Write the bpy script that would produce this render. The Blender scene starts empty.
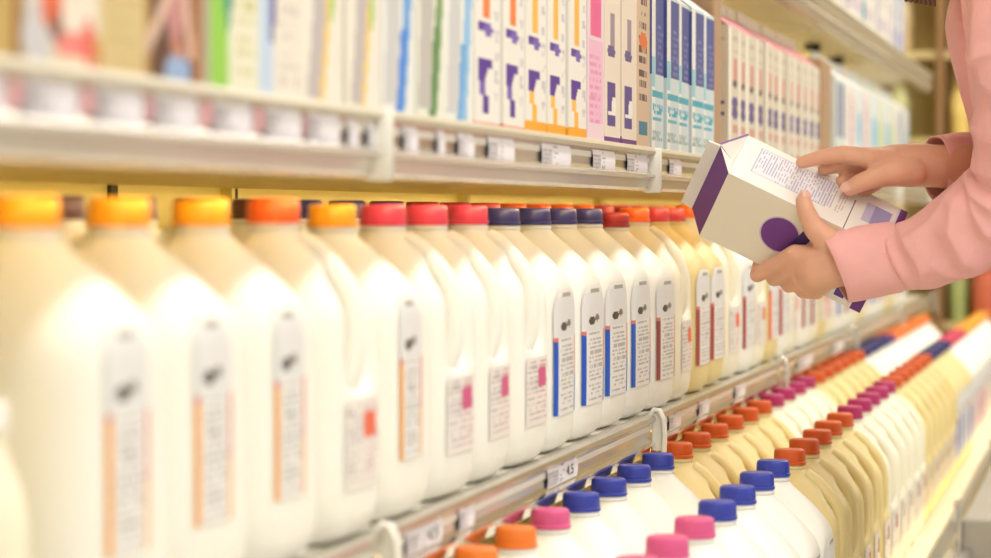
import bpy, math, random
from mathutils import Vector, Matrix
random.seed(7)
SC = bpy.context.scene
COL = SC.collection
PI = math.pi

# ------------------------------------------------------------------ helpers
def s2l(c):
    r = []
    for v in c[:3]:
        v = v / 255.0
        r.append(v / 12.92 if v <= 0.04045 else ((v + 0.055) / 1.055) ** 2.4)
    return (r[0], r[1], r[2], 1.0)

def mat(name, rgb, rough=0.5, metal=0.0, sss=0.0, spec=0.5, trans=0.0, emit=None, estr=0.0,
        bump=0.0, bscale=200.0, var=0.0, vscale=8.0, coat=0.0, sheen=0.0, attr=False, sub_r=(0.02, 0.016, 0.01)):
    m = bpy.data.materials.new(name)
    m.use_nodes = True
    nt = m.node_tree
    b = nt.nodes['Principled BSDF']
    b.inputs['Base Color'].default_value = s2l(rgb)
    b.inputs['Roughness'].default_value = rough
    b.inputs['Metallic'].default_value = metal
    b.inputs['Specular IOR Level'].default_value = spec
    b.inputs['Transmission Weight'].default_value = trans
    b.inputs['Coat Weight'].default_value = coat
    b.inputs['Sheen Weight'].default_value = sheen
    if sss:
        b.inputs['Subsurface Weight'].default_value = sss
        b.inputs['Subsurface Radius'].default_value = sub_r
        b.inputs['Subsurface Scale'].default_value = 1.0
    if emit:
        b.inputs['Emission Color'].default_value = s2l(emit)
        b.inputs['Emission Strength'].default_value = estr
    tc = nt.nodes.new('ShaderNodeTexCoord')
    if attr:
        a = nt.nodes.new('ShaderNodeAttribute'); a.attribute_name = 'Col'
        nt.links.new(a.outputs['Color'], b.inputs['Base Color'])
    elif var:
        n = nt.nodes.new('ShaderNodeTexNoise'); n.inputs['Scale'].default_value = vscale
        n.inputs['Detail'].default_value = 4
        nt.links.new(tc.outputs['Object'], n.inputs['Vector'])
        mx = nt.nodes.new('ShaderNodeMix'); mx.data_type = 'RGBA'
        lo = tuple(max(0, c * (1 - var)) for c in rgb); hi = tuple(min(255, c * (1 + var)) for c in rgb)
        mx.inputs[6].default_value = s2l(lo); mx.inputs[7].default_value = s2l(hi)
        nt.links.new(n.outputs['Fac'], mx.inputs[0])
        nt.links.new(mx.outputs[2], b.inputs['Base Color'])
    if bump:
        n2 = nt.nodes.new('ShaderNodeTexNoise'); n2.inputs['Scale'].default_value = bscale
        n2.inputs['Detail'].default_value = 3
        nt.links.new(tc.outputs['Object'], n2.inputs['Vector'])
        bp = nt.nodes.new('ShaderNodeBump'); bp.inputs['Strength'].default_value = bump
        bp.inputs['Distance'].default_value = 0.004
        nt.links.new(n2.outputs['Fac'], bp.inputs['Height'])
        nt.links.new(bp.outputs['Normal'], b.inputs['Normal'])
    return m

class MB:
    """collects geometry and links it as one mesh object"""
    def __init__(s):
        s.v = []; s.f = []; s.mi = []; s.c = []; s.hasc = False
    def quad(s, pts, mi=0, col=None):
        i = len(s.v); s.v += [tuple(p) for p in pts]; s.f.append(tuple(range(i, i + len(pts)))); s.mi.append(mi); s.c.append(col)
        if col: s.hasc = True
    def box(s, lo, hi, mi=0, col=None, bev=0.0):
        x0, y0, z0 = lo; x1, y1, z1 = hi
        if bev > 0:
            return s.bbox(lo, hi, bev, mi, col)
        i = len(s.v)
        s.v += [(x0,y0,z0),(x1,y0,z0),(x1,y1,z0),(x0,y1,z0),(x0,y0,z1),(x1,y0,z1),(x1,y1,z1),(x0,y1,z1)]
        for f in ((0,3,2,1),(4,5,6,7),(0,1,5,4),(1,2,6,5),(2,3,7,6),(3,0,4,7)):
            s.f.append(tuple(i + k for k in f)); s.mi.append(mi); s.c.append(col)
        if col: s.hasc = True
    def bbox(s, lo, hi, b, mi=0, col=None):
        x0, y0, z0 = lo; x1, y1, z1 = hi
        rings = []
        for (z, ins) in ((z0, b), (z0 + b, 0), (z1 - b, 0), (z1, b)):
            xa, xb, ya, yb = x0 + ins, x1 - ins, y0 + ins, y1 - ins
            c = b * 0.7 if not ins else b * 0.5
            rings.append([(xa+c,ya,z),(xb-c,ya,z),(xb,ya+c,z),(xb,yb-c,z),(xb-c,yb,z),(xa+c,yb,z),(xa,yb-c,z),(xa,ya+c,z)])
        s.loft(rings, mi, col, True)
    def loft(s, rings, mi=0, col=None, cap=True, closed=True):
        i = len(s.v); n = len(rings[0])
        for r in rings: s.v += [tuple(p) for p in r]
        for k in range(len(rings) - 1):
            for j in range(n if closed else n - 1):
                a = i + k * n + j; b = i + k * n + (j + 1) % n
                s.f.append((a, b, b + n, a + n)); s.mi.append(mi); s.c.append(col)
        if cap:
            s.f.append(tuple(reversed(range(i, i + n)))); s.mi.append(mi); s.c.append(col)
            e = i + (len(rings) - 1) * n
            s.f.append(tuple(range(e, e + n))); s.mi.append(mi); s.c.append(col)
        if col: s.hasc = True
    def lathe(s, prof, seg=24, mi=0, cen=(0,0,0)):
        s.loft([[(cen[0] + r * math.cos(2*PI*j/seg), cen[1] + r * math.sin(2*PI*j/seg), cen[2] + z) for j in range(seg)] for (z, r) in prof], mi)
    def tube(s, path, rad, seg=10, mi=0, flat=(1, 1)):
        path = [Vector(p) for p in path]; rings = []
        rr = rad if isinstance(rad, (list, tuple)) else [rad] * len(path)
        up = None
        for k, p in enumerate(path):
            t = (path[min(k+1, len(path)-1)] - path[max(k-1, 0)]).normalized()
            if up is None:
                up = Vector((0,1,0)) if abs(t.y) < 0.9 else Vector((0,0,1))
            x = t.cross(up).normalized(); y = x.cross(t).normalized()
            rings.append([p + x * rr[k] * flat[0] * math.cos(2*PI*j/seg) + y * rr[k] * flat[1] * math.sin(2*PI*j/seg) for j in range(seg)])
        s.loft(rings, mi)
    def capsule(s, p0, r0, p1, r1, seg=16, mi=0):
        p0 = Vector(p0); p1 = Vector(p1); d = p1 - p0
        t = d.normalized() if d.length > 1e-6 else Vector((0,0,1))
        up = Vector((0,0,1)) if abs(t.z) < 0.9 else Vector((1,0,0))
        x = t.cross(up).normalized(); y = x.cross(t).normalized(); rings = []
        for k in range(7):
            a = -PI/2 + (k + 0.15) / 6.15 * PI/2
            rings.append((p0 + t * r0 * math.sin(a), r0 * math.cos(a)))
        for k in range(7):
            a = k / 6.15 * PI/2
            rings.append((p1 + t * r1 * math.sin(a), r1 * math.cos(a)))
        s.loft([[c + x * r * math.cos(2*PI*j/seg) + y * r * math.sin(2*PI*j/seg) for j in range(seg)] for c, r in rings], mi)
    def ellipsoid(s, c, rx, ry, rz, rot=None, seg=20, mi=0):
        rings = []
        for k in range(13):
            a = -PI/2 + (k + 0.08) / 12.16 * PI
            ring = []
            for j in range(seg):
                p = Vector((rx * math.cos(a) * math.cos(2*PI*j/seg), ry * math.cos(a) * math.sin(2*PI*j/seg), rz * math.sin(a)))
                if rot is not None: p = rot @ p
                ring.append(Vector(c) + p)
            rings.append(ring)
        s.loft(rings, mi)
    def grid(s, fn, painter, nu, nv, mi=0):
        """printed panel: fn(u,v)->point, painter(u,v)->sRGB"""
        i = len(s.v)
        for b in range(nv + 1):
            for a in range(nu + 1):
                s.v.append(tuple(fn(a / nu, b / nv)))
        for b in range(nv):
            for a in range(nu):
                k = i + b * (nu + 1) + a
                s.f.append((k, k + 1, k + nu + 2, k + nu + 1)); s.mi.append(mi)
                s.c.append(painter((a + .5) / nu, (b + .5) / nv))
        s.hasc = True
    def mesh(s, name, mats, smooth=True, angle=40):
        me = bpy.data.meshes.new(name)
        me.from_pydata(s.v, [], s.f)
        if not isinstance(mats, (list, tuple)): mats = [mats]
        for m in mats: me.materials.append(m)
        for p, k in zip(me.polygons, s.mi):
            p.material_index = k; p.use_smooth = smooth
        if s.hasc:
            ca = me.color_attributes.new('Col', 'FLOAT_COLOR', 'CORNER')
            dat = []
            for p, c in zip(me.polygons, s.c):
                l = s2l(c if c else (240, 238, 230))
                dat += list(l) * p.loop_total
            ca.data.foreach_set('color', dat)
        me.update()
        if smooth:
            me.set_sharp_from_angle(angle=math.radians(angle))
        return me
    def build(s, name, mats, parent=None, smooth=True, angle=40, loc=None):
        o = bpy.data.objects.new(name, s.mesh(name, mats, smooth, angle))
        COL.objects.link(o)
        if parent: o.parent = parent
        if loc is not None: o.location = loc
        return o

def link_mesh(name, me, parent=None, loc=None):
    o = bpy.data.objects.new(name, me); COL.objects.link(o)
    if parent: o.parent = parent
    if loc is not None: o.location = loc
    return o

def tag(o, label=None, cat=None, group=None, kind=None):
    if label: o['label'] = label
    if cat: o['category'] = cat
    if group: o['group'] = group
    if kind: o['kind'] = kind
    return o

def thing(name, label, cat, loc=(0,0,0), rz=0.0, group=None):
    o = bpy.data.objects.new(name, None); COL.objects.link(o)
    o.empty_display_size = 0.05
    o.location = loc; o.rotation_euler = (0, 0, rz)
    return tag(o, label, cat, group)

def copy_tree(o, parent=None):
    c = o.copy(); COL.objects.link(c)
    if parent: c.parent = parent
    for ch in list(o.children): copy_tree(ch, c)
    return c

ORD = ['', 'first', 'second', 'third', 'fourth', 'fifth', 'sixth', 'seventh', 'eighth', 'ninth', 'tenth', 'eleventh', 'twelfth',
       'thirteenth', 'fourteenth', 'fifteenth', 'sixteenth', 'seventeenth', 'eighteenth', 'nineteenth', 'twentieth',
       'twenty-first', 'twenty-second', 'twenty-third', 'twenty-fourth', 'twenty-fifth', 'twenty-sixth', 'twenty-seventh', 'twenty-eighth']
NUM = ['', 'one', 'two', 'three', 'four', 'five', 'six', 'seven', 'eight', 'nine', 'ten', 'eleven', 'twelve']

# ------------------------------------------------------------------ camera and frame
F = 2650.0; TH = math.asin(0.2293); CT = math.cos(TH); ST = math.sin(TH); CZ = 1.12
PITCH = math.atan(65 / F)
cam = bpy.data.cameras.new('camera'); camo = bpy.data.objects.new('camera', cam); COL.objects.link(camo)
cam.sensor_width = 36.0; cam.lens = 36.0 * F / 991.0
camo.location = (0, 0, CZ); camo.rotation_euler = (PI/2 - PITCH, 0, TH)
cam.clip_start = 0.05; cam.clip_end = 100
cam.dof.use_dof = True; cam.dof.focus_distance = 3.08; cam.dof.aperture_fstop = 5.2
SC.camera = camo
RM = camo.rotation_euler.to_matrix()
def at(px, py, d):                                # photograph pixel + distance -> point in the shop
    return Vector((0, 0, CZ)) + RM @ Vector(((px - 495.5) / F * d, -(py - 279.0) / F * d, -d))
def W(D, s, z):                                   # distance left of the lens, distance along the case, height over the lens
    return Vector((-D, s, CZ + z))
def s_of(px, D):                                  # where on a line at D the photograph's column px falls
    return (F * D / (CT * (1120 - px)) - D * ST) / CT

# ------------------------------------------------------------------ materials
M = {}
M['white_jug'] = mat('milk_white_plastic', (250, 247, 236), .42, spec=.35, sss=.25)
M['cream_jug'] = mat('cream_plastic', (234, 214, 152), .42, spec=.35, sss=.2)
M['pale_jug'] = mat('pale_ivory_plastic', (246, 240, 216), .42, spec=.35, sss=.2)
CAPC = dict(amber=(255, 172, 36), red_orange=(243, 104, 38), pink=(222, 66, 98), navy=(50, 48, 112), dark_red=(160, 42, 52),
            crimson=(196, 62, 76), brown=(96, 62, 66), orange=(250, 130, 44), rose=(226, 92, 146), blue=(52, 64, 168), vermilion=(212, 88, 22),
            magenta=(180, 40, 104), purple=(110, 50, 120), yellow_orange=(252, 176, 50), white=(246, 244, 238))
for k, c in CAPC.items(): M['cap_' + k] = mat('cap_plastic_' + k, c, .38)
M['print'] = mat('printed_paper', (255, 255, 255), .42, attr=True)
M['print_board'] = mat('printed_board', (255, 255, 255), .5, attr=True)
M['case_white'] = mat('white_enamel', (236, 232, 220), .35, var=.03, vscale=5)
M['case_lip'] = mat('shelf_lip_enamel', (214, 205, 192), .22, metal=.25, var=.04, vscale=6)
M['steel'] = mat('polished_channel', (215, 210, 200), .27, metal=.9, var=.08, vscale=12)
M['mirror'] = mat('polished_flange', (232, 226, 216), .1, metal=.95)
M['back'] = mat('back_panel_paint', (200, 184, 106), .5, var=.06, vscale=3)
M['underside'] = mat('underside_cream', (242, 222, 160), .5, var=.03)
M['slot'] = mat('slot_dark', (40, 36, 28), .7)
M['clear'] = mat('clear_plastic', (250, 250, 246), .05, trans=.92, spec=.5)
M['floor'] = mat('floor_tile', (206, 200, 186), .3, var=.05, vscale=3)
M['ceil'] = mat('ceiling_board', (236, 232, 222), .8, var=.02)
M['wall'] = mat('wall_paint', (214, 196, 140), .7, var=.05)
M['bumper'] = mat('bumper_grey', (176, 170, 158), .4, var=.04)
M['rail'] = mat('rail_enamel', (208, 197, 172), .35, var=.03, vscale=5)
M['tube'] = mat('lit_tube', (255, 240, 200), .4, emit=(255, 222, 150), estr=7.5)
M['tube_bright'] = mat('bright_tube', (255, 240, 200), .4, emit=(255, 222, 150), estr=13)
M['tube_added'] = mat('added_tube', (255, 240, 200), .4, emit=(255, 226, 170), estr=105)
M['lamp'] = mat('lit_diffuser', (255, 252, 244), .5, emit=(255, 248, 232), estr=5)
M['kraft'] = mat('kraft_board', (176, 142, 108), .65, var=.06, vscale=10)
M['skin'] = mat('skin', (229, 176, 146), .46, sss=.3, sub_r=(.012, .005, .003), bump=.12, bscale=140, var=.06, vscale=30)
M['nail'] = mat('nail', (240, 190, 172), .25)
M['shirt'] = mat('pink_cotton', (246, 182, 177), .75, bump=.25, bscale=900, var=.03, vscale=60, sheen=.2)
M['hair'] = mat('brown_hair', (92, 62, 36), .45, var=.35, vscale=60)
M['trouser'] = mat('blue_denim', (64, 76, 104), .8, bump=.2, bscale=600)
M['shoe'] = mat('shoe_leather', (70, 52, 44), .45)
M['eye'] = mat('eye_white', (240, 238, 232), .2)
M['black'] = mat('black_plastic', (34, 32, 30), .4)

# ------------------------------------------------------------------ setting
SLO, SHI = -0.6, 9.2
JOINTS = [-0.48, 0.74, 1.96, 3.18, 4.40, 5.62, 6.84, 8.06]
def struct(name, lo, hi, m):
    b = MB(); b.box(lo, hi); o = b.build(name, m, smooth=False); tag(o, kind='structure'); return o
struct('floor', (-2.2, -2.0, -.1), (5.2, 12.2, 0), M['floor'])
struct('ceiling', (-2.2, -2.0, 3.3), (5.2, 12.2, 3.4), M['ceil'])
struct('wall_left', (-2.2, -2.0, 0), (-2.1, 12.2, 3.3), M['wall'])
struct('wall_far', (-2.1, 12.1, 0), (5.2, 12.2, 3.3), M['wall'])

# dairy case: one thing with its back, uprights, deck, fence, bumper, canopy
ZM, ZU, ZT, ZB = -.247, .0775, .415, -.541       # shelf tops over the lens: middle, upper, top, bottom deck
CASE_L, CASE_R = 0.5, 8.06
case = thing('dairy_case', 'long open dairy case with cream back panel and slotted uprights along the aisle', 'display case', (-1.1, 4.3, 0))
def cs(lo, hi): # world box -> case local
    o = case.location
    return (tuple(a - b for a, b in zip(lo, o)), tuple(a - b for a, b in zip(hi, o)))
def cbox(name, boxes, m, bev=0.0, smooth=False, label=None):
    b = MB()
    for lo, hi in boxes:
        l, h = cs(lo, hi); b.box(l, h, bev=bev)
    o = b.build(name, m, case, smooth=smooth)
    if label: o['label'] = label
    return o
cbox('back_panel', [((-1.16, CASE_L, .2), (-1.10, CASE_R, 2.2))], M['back'])
for j in [0.74, 1.96, 3.18, 4.40, 5.62, 6.84]:
    b = MB(); l, h = cs((-1.10, j - .016, .2), (-1.085, j + .016, 2.2)); b.box(l, h, 0)
    z = .3
    while z < 2.15:
        l, h = cs((-1.0849, j - .004, z), (-1.0842, j + .004, z + .016)); b.box(l, h, 1); z += .0254
    b.build('upright', [M['back'], M['slot']], case, smooth=False)
b = MB(); l, h = cs((-1.10, 2.78, CZ + .0), (-1.095, 2.80, CZ + .035)); b.box(l, h)
b.build('dark_strip', M['slot'], case, smooth=False)  # small dark upright strip on the back panel
cbox('bottom_deck', [((-1.10, CASE_L, .2), (-.255, CASE_R, CZ + ZB))], M['case_white'])
cbox('bumper', [((-.255, CASE_L, .12), (-.215, CASE_R, CZ - .575))], M['bumper'], bev=.008, label='grey front bumper')
cbox('kick_plate', [((-1.10, CASE_L, 0), (-.30, CASE_R, .2))], M['bumper'])
cbox('canopy', [((-1.16, CASE_L, 2.2), (-.45, CASE_R, 2.32))], M['case_white'])
cbox('end_panel', [((-1.16, CASE_R, 0), (-.30, CASE_R + .03, CZ - .62))], M['case_white'])
cbox('bumper_rail', [((-.250, 4.40, CZ - .64), (-.17, CASE_R, CZ - .50))], M['bumper'], bev=.005, label='grey raised bumper rail')
cbox('corner_plate', [((-.265, 4.392, CZ - .56), (-.2505, 4.412, CZ - .498))], M['steel'], bev=.003, label='shiny steel corner plate')
# clear front fence with steel rail, one piece per section
fj = [.74, 1.96, 3.18, 4.40, 5.62, 6.84, 8.06]
for a, b_ in zip(fj[:-1], fj[1:]):
    cbox('front_fence', [((-.258, a + .01, CZ - .572), (-.254, b_ - .01, CZ - .475))], M['clear'], label='clear plastic front fence')
    cbox('fence_rail', [((-.262, a + .005, CZ - .576), (-.235, b_ - .005, CZ - .548))], M['steel'], bev=.003, label='shiny steel rail')
    cbox('fence_post', [((-.263, b_ - .012, CZ - .575), (-.25, b_ + .012, CZ - .47))], M['steel'], bev=.002)

# shelves: each 1.22 m section is a thing
def make_shelf(a, b_, z, label, group, polished, D0=.55, back=1.082, dz=0.0):
    t = thing('shelf', label, 'shelf', (-back, a, CZ + z + dz), group=group)
    L = b_ - a; X = back - D0                                   # local front edge
    m = MB(); m.box((0, .003, -.016), (X - .004, L - .003, 0)); m.box((.27, .05, -.03), (X - .10, .07, -.016)); m.box((.27, L - .07, -.03), (X - .10, L - .05, -.016))
    m.build('shelf_board', M['case_white'], t, smooth=False)
    # front lip profile: rounded rail, recessed price channel, lower flange
    m = MB(); y0, y1 = .001, L - .001
    prof = [(X - .02, .001), (X - .004, .0035), (X + .002, .002), (X + .004, -.002), (X + .002, -.005), (X - .003, -.006)]
    for (p, q) in zip(prof[:-1], prof[1:]): m.quad([(p[0], y0, p[1]), (p[0], y1, p[1]), (q[0], y1, q[1]), (q[0], y0, q[1])])
    m.build('lip_rail', M['steel'] if polished else M['rail'], t)
    m = MB()
    prof = [(X - .003, -.006), (X - .0045, -.012), (X - .0045, -.024), (X - .002, -.029)]
    for (p, q) in zip(prof[:-1], prof[1:]): m.quad([(p[0], y0, p[1]), (p[0], y1, p[1]), (q[0], y1, q[1]), (q[0], y0, q[1])])
    m.build('price_channel', M['steel'], t)['label'] = 'polished steel price channel'
    m = MB()
    prof = [(X - .002, -.029), (X + .003, -.0305), (X + .003, -.033), (X - .004, -.035), (X - .006, -.046), (X - .010, -.049), (X - .025, -.049)]
    for (p, q) in zip(prof[:-1], prof[1:]): m.quad([(p[0], y0, p[1]), (p[0], y1, p[1]), (q[0], y1, q[1]), (q[0], y0, q[1])])
    m.build('lower_flange', M['mirror'] if polished else M['case_lip'], t)
    if z == ZU:
        m = MB(); m.loft([[(x, y, z) for x, z in ((.16, -.050), (X - .027, -.040), (X - .027, -.037), (.16, -.047))] for y in (.003, L - .003)]); m.build('underside_panel', M['underside'], t, smooth=False)  # panel added under the shelf to form the warm-lit yellow band
    return t, X, L
MIDS, UPS, TOPS = [], [], []
secname = ['nearest the lens', 'second along', 'third along', 'fourth along', 'fifth along', 'sixth along']
for k, (a, b_) in enumerate(zip(fj[:-1], fj[1:])):
    MIDS.append(make_shelf(a, b_, ZM, 'white middle shelf section under the big milk jugs, %s the aisle' % (secname[k] if k else 'nearest end of'), 'middle shelf sections', True))
    UPS.append(make_shelf(a, b_, ZU, 'white upper shelf section under the drink cartons, %s the aisle' % (secname[k] if k else 'nearest end of'), 'upper shelf sections', False))
    TOPS.append(make_shelf(a, b_, ZT, 'white top shelf section above the drink cartons, %s the aisle' % (secname[k] if k else 'nearest end of'), 'top shelf sections', False))
# end brackets on the middle and upper shelves
for k, (t, X, L) in enumerate(MIDS):
    m = MB()
    L -= .0085
    m.tube([(X - .005, L, -.012), (X - .0035, L, .003), (X + .001, L, .0095), (X + .007, L, .0085), (X + .0125, L, -.002), (X + .0135, L, -.02), (X + .0125, L, -.05)], .0034, 10, flat=(1, 2.2))
    m.box((X - .001, L - .002, -.040), (X + .010, L + .002, .006))
    m.build('end_bracket', M['case_white'] if k < 2 else M['clear'], t, angle=60)
    # hanging clips inside the channel
for k, (t, X, L) in enumerate(UPS):
    L -= .008; m = MB(); m.bbox((X - .012, L - .006, -.052), (X + .009, L + .006, .0025), .002)
    m.build('end_bracket', M['case_white'], t, angle=60)

# fluorescent tubes under the shelves, plus added strips brightening jugs and deck
def tube(name, D, z, label, r=.008, h=.010, mt='tube'):
    t = thing(name, label, 'light', (-D, 4.3, CZ + z))
    m = MB(); m.tube([(0, -3.5, 0), (0, 3.5, 0)], r, 12); m.build('tube', M[mt], t)
    m = MB(); m.box((-r, -3.5, r), (r, 3.5, r + h + .001)); m.box((-r, -3.52, -r), (r, -3.5, r)); m.box((-r, 3.5, -r), (r, 3.52, r)); m.build('housing', M['case_white'], t, smooth=False)
tube('fluorescent_tube', .610, ZM - .036, 'warm fluorescent tube under the middle shelf')
tube('fluorescent_tube', .272, ZB + .012, 'added slim warm light strip behind the clear front fence on the deck', .005, .0)  # strip added to make the deck front glow warm
tube('fluorescent_tube', 1.0, ZU - .028, 'warm fluorescent tube under the upper shelf', .005, .004, 'tube_bright')
tube('fluorescent_tube', .5655, ZU - .0432, 'added slim warm light strip behind the upper shelf front lip', .003, .0, 'tube_added')  # second strip added to lift the shaded jug tops
tube('fluorescent_tube', .83, ZT - .038, 'warm fluorescent tube under the top shelf', mt='tube_bright')

# ------------------------------------------------------------------ milk jugs
PROF = [(0, .052, 4), (.003, .061, 4.4), (.010, .0675, 5), (.022, .070, 5.2), (.04, .0712, 5.4), (.07, .0716, 5.4), (.10, .0716, 5.4), (.125, .0716, 5.2), (.155, .0714, 5),
        (.168, .0708, 4.6), (.177, .0688, 4.0), (.185, .0650, 3.4), (.193, .0592, 2.9), (.202, .0518, 2.5), (.212, .0420, 2.25), (.2205, .0322, 2.05), (.2272, .0245, 2), (.2315, .0206, 2), (.2345, .0188, 2)]
def prof_at(z):
    for (a, b) in zip(PROF[:-1], PROF[1:]):
        if a[0] <= z <= b[0]:
            t = (z - a[0]) / (b[0] - a[0]); return a[1] + (b[1] - a[1]) * t, a[2] + (b[2] - a[2]) * t
    return PROF[-1][1:]
def jug_r(phi, z, hs):
    w, n = prof_at(z)
    c, s = abs(math.cos(phi)), abs(math.sin(phi))
    r = w / (c ** n + s ** n) ** (1 / n)
    d = (phi - hs + PI) % (2 * PI) - PI                       # handle scoop
    g = math.exp(-(d / .42) ** 4)
    zz = max(0, min(1, (z - .108) / .018)) * max(0, min(1, (.214 - z) / .03))
    zz = zz * zz * (3 - 2 * zz)
    r -= g * zz * min(.026, max(0, r - .02))
    return r
def jug_body(hs):
    m = MB(); seg = 48; rings = []
    zs = sorted(set([p[0] for p in PROF] + [.112, .117, .121, .135, .145, .162, .173, .181, .189, .197, .2065]))
    for z in zs:
        rings.append([(jug_r(2*PI*j/seg, z, hs) * math.cos(2*PI*j/seg), jug_r(2*PI*j/seg, z, hs) * math.sin(2*PI*j/seg), z) for j in range(seg)])
    m.loft(rings)
    m.lathe([(.232, .0186), (.2335, .0203), (.2365, .0206), (.2375, .019), (.239, .0186)], 28)
    return m
def jug_handle(hs):
    m = MB(); c, s = math.cos(hs), math.sin(hs)
    pts = [(.020, .226), (.033, .217), (.046, .204), (.0555, .193), (.0612, .180), (.0635, .162), (.0635, .143), (.0615, .128), (.057, .116), (.050, .106)]
    m.tube([(r * c, r * s, z) for r, z in pts], [.009, .0098, .0098, .0096, .0092, .009, .009, .0092, .0098, .0105], 12, flat=(1, 1.35))
    return m
def jug_cap():
    m = MB(); seg = 48; rings = []
    for (z, r, rib) in ((.2382, .0186, 0), (.2385, .0209, .25), (.2418, .0209, .25), (.2426, .0197, 0), (.2434, .0201, .35), (.2540, .0195, .35), (.2558, .0187, 0), (.2568, .0170, 0), (.2566, .012, 0)):
        rings.append([((r + .0005 * rib * (1 if j % 2 else -1)) * math.cos(2*PI*j/seg), (r + .0005 * rib * (1 if j % 2 else -1)) * math.sin(2*PI*j/seg), z) for j in range(seg)])
    m.loft(rings); return m
def textlines(u, v, rows, seed, fill=.68):
    k = int(v * rows * 2)
    if k % 2: return False
    rn = random.Random(seed * 7919 + k * 131)
    offs = [rn.random() for _ in range(24)]
    e = .82 + .18 * rn.random()
    return u < e and offs[int(u * 23)] < fill
def label_A(band, seed, edge):
    def p(u, v):
        c = (238, 236, 232)
        if v > .93 : c = (168, 166, 160) if (v < .965 and .25 < u < .8) else (240, 237, 228)
        elif v > .62:
            c = (230, 229, 228)
            if (u - .45) ** 2 / .06 + (v - .74) ** 2 / .0035 < 1: c = (232, 230, 228)
            if (u - .36) ** 2 / .022 + (v - .70) ** 2 / .0016 < 1: c = (66, 58, 56)
            if (u - .6) ** 2 / .012 + (v - .72) ** 2 / .0009 < 1: c = (120, 112, 108)
            if .3 < u < .8 and .84 < v < .9 and textlines(u, v, 60, seed): c = (150, 160, 190)
        else:
            if u < .14: c = band if v < .585 else edge
            elif u > .93: c = band if v < .3 else edge
            elif .2 < u < .9 and v > .03 and textlines((u - .2) / .7, v, 26, seed): c = (184, 180, 180)
        return c
    return p
def label_B(block, seed):
    def p(u, v):
        c = (240, 233, 226)
        if .5 < u < .86 and .56 < v < .84: c = block
        elif textlines(u, v, 13, seed, .6) and .06 < u < .94 and .05 < v < .94: c = (190, 180, 182) if u < .5 else (212, 168, 172)
        return c
    return p
def jug_label(hs, kind, paint):
    m = MB()
    z0, z1 = {'A': (.050, .183), 'W': (.040, .172), 'B': (.040, .107)}[kind]
    ya, yb = {'A': (-.047, .012), 'W': (-.060, .042), 'B': (-.046, .040)}[kind]
    def fn(u, v):
        y = ya + (yb - ya) * u
        if kind != 'B': y = (ya + yb) / 2 + (y - (ya + yb) / 2) * (1 - .35 * max(0, (v - .8) / .2) ** 2)
        z = z0 + (z1 - z0) * v
        phi = math.atan2(y, .07)
        r = jug_r(phi, z, hs) + .0009
        return (r * math.cos(phi), r * math.sin(phi), z)
    m.grid(fn, paint, 24, 36 if kind == 'B' else 60)
    return m
JB = {k: jug_body(h).mesh('body', M['white_jug'], angle=75) for k, h in (('A', PI), ('B', 0.0))}
JH = {k: jug_handle(h).mesh('handle', M['white_jug'], angle=75) for k, h in (('A', PI), ('B', 0.0))}
JBODY, JHAND, JCAP = {}, {}, {}
for bc in ('white_jug', 'pale_jug', 'cream_jug'):
    for k in 'AB':
        for src, dst, nm in ((JB, JBODY, 'body'), (JH, JHAND, 'handle')):
            me = src[k].copy(); me.name = nm; me.materials.clear(); me.materials.append(M[bc]); dst[bc, k] = me
capm = jug_cap().mesh('cap', M['cap_white'], angle=50)
for k in CAPC:
    me = capm.copy(); me.materials.clear(); me.materials.append(M['cap_' + k]); JCAP[k] = me
LAB = {}
def lab(kind, c, nm):
    if (kind, nm) not in LAB:
        p = label_A(c, len(LAB) + 1, (222, 120, 104)) if kind != 'B' else label_B(c, len(LAB) + 1)
        LAB[kind, nm] = jug_label(0 if kind == 'B' else PI, kind, p).mesh('label', M['print'], angle=80)
    return LAB[kind, nm]
BAND = dict(amber=(246, 166, 40), red_orange=(240, 110, 80), pink=(214, 90, 140), navy=(28, 88, 196), dark_red=(150, 58, 48), crimson=(170, 60, 60), vermilion=(170, 80, 40),
            magenta=(160, 60, 90), brown=(130, 90, 80), orange=(246, 160, 60), rose=(214, 90, 140), blue=(30, 80, 190), purple=(110, 60, 130), yellow_orange=(246, 170, 50), white=(200, 200, 200))
JUGS = {}
def jug(cap, body, kind, pos, label, group, sc=1.0, width=1.0, jit=.03):
    key = (cap, body, kind)
    if key not in JUGS:
        t = thing('milk_jug', label, 'milk jug', pos)
        link_mesh('body', JBODY[body, kind], t); link_mesh('handle', JHAND[body, kind], t)
        link_mesh('cap', JCAP[cap], t); link_mesh('label', lab('W' if kind == 'A' and cap not in ('amber', 'orange') else kind, BAND[cap], cap), t)
        JUGS[key] = t
    else:
        t = copy_tree(JUGS[key])
    t.location = pos; t.rotation_euler = (0, 0, random.uniform(-jit, jit)); t.scale = (width, width, sc)
    t['label'] = label; t['group'] = group
    return t
CN = dict(amber='amber', red_orange='red-orange', pink='pink', navy='navy', dark_red='dark red', crimson='crimson', brown='brown', orange='orange', rose='pink', blue='blue',
          vermilion='red', magenta='magenta', purple='purple', yellow_orange='yellow-orange', white='white')
BN = dict(white_jug='white', pale_jug='ivory', cream_jug='cream')
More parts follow.
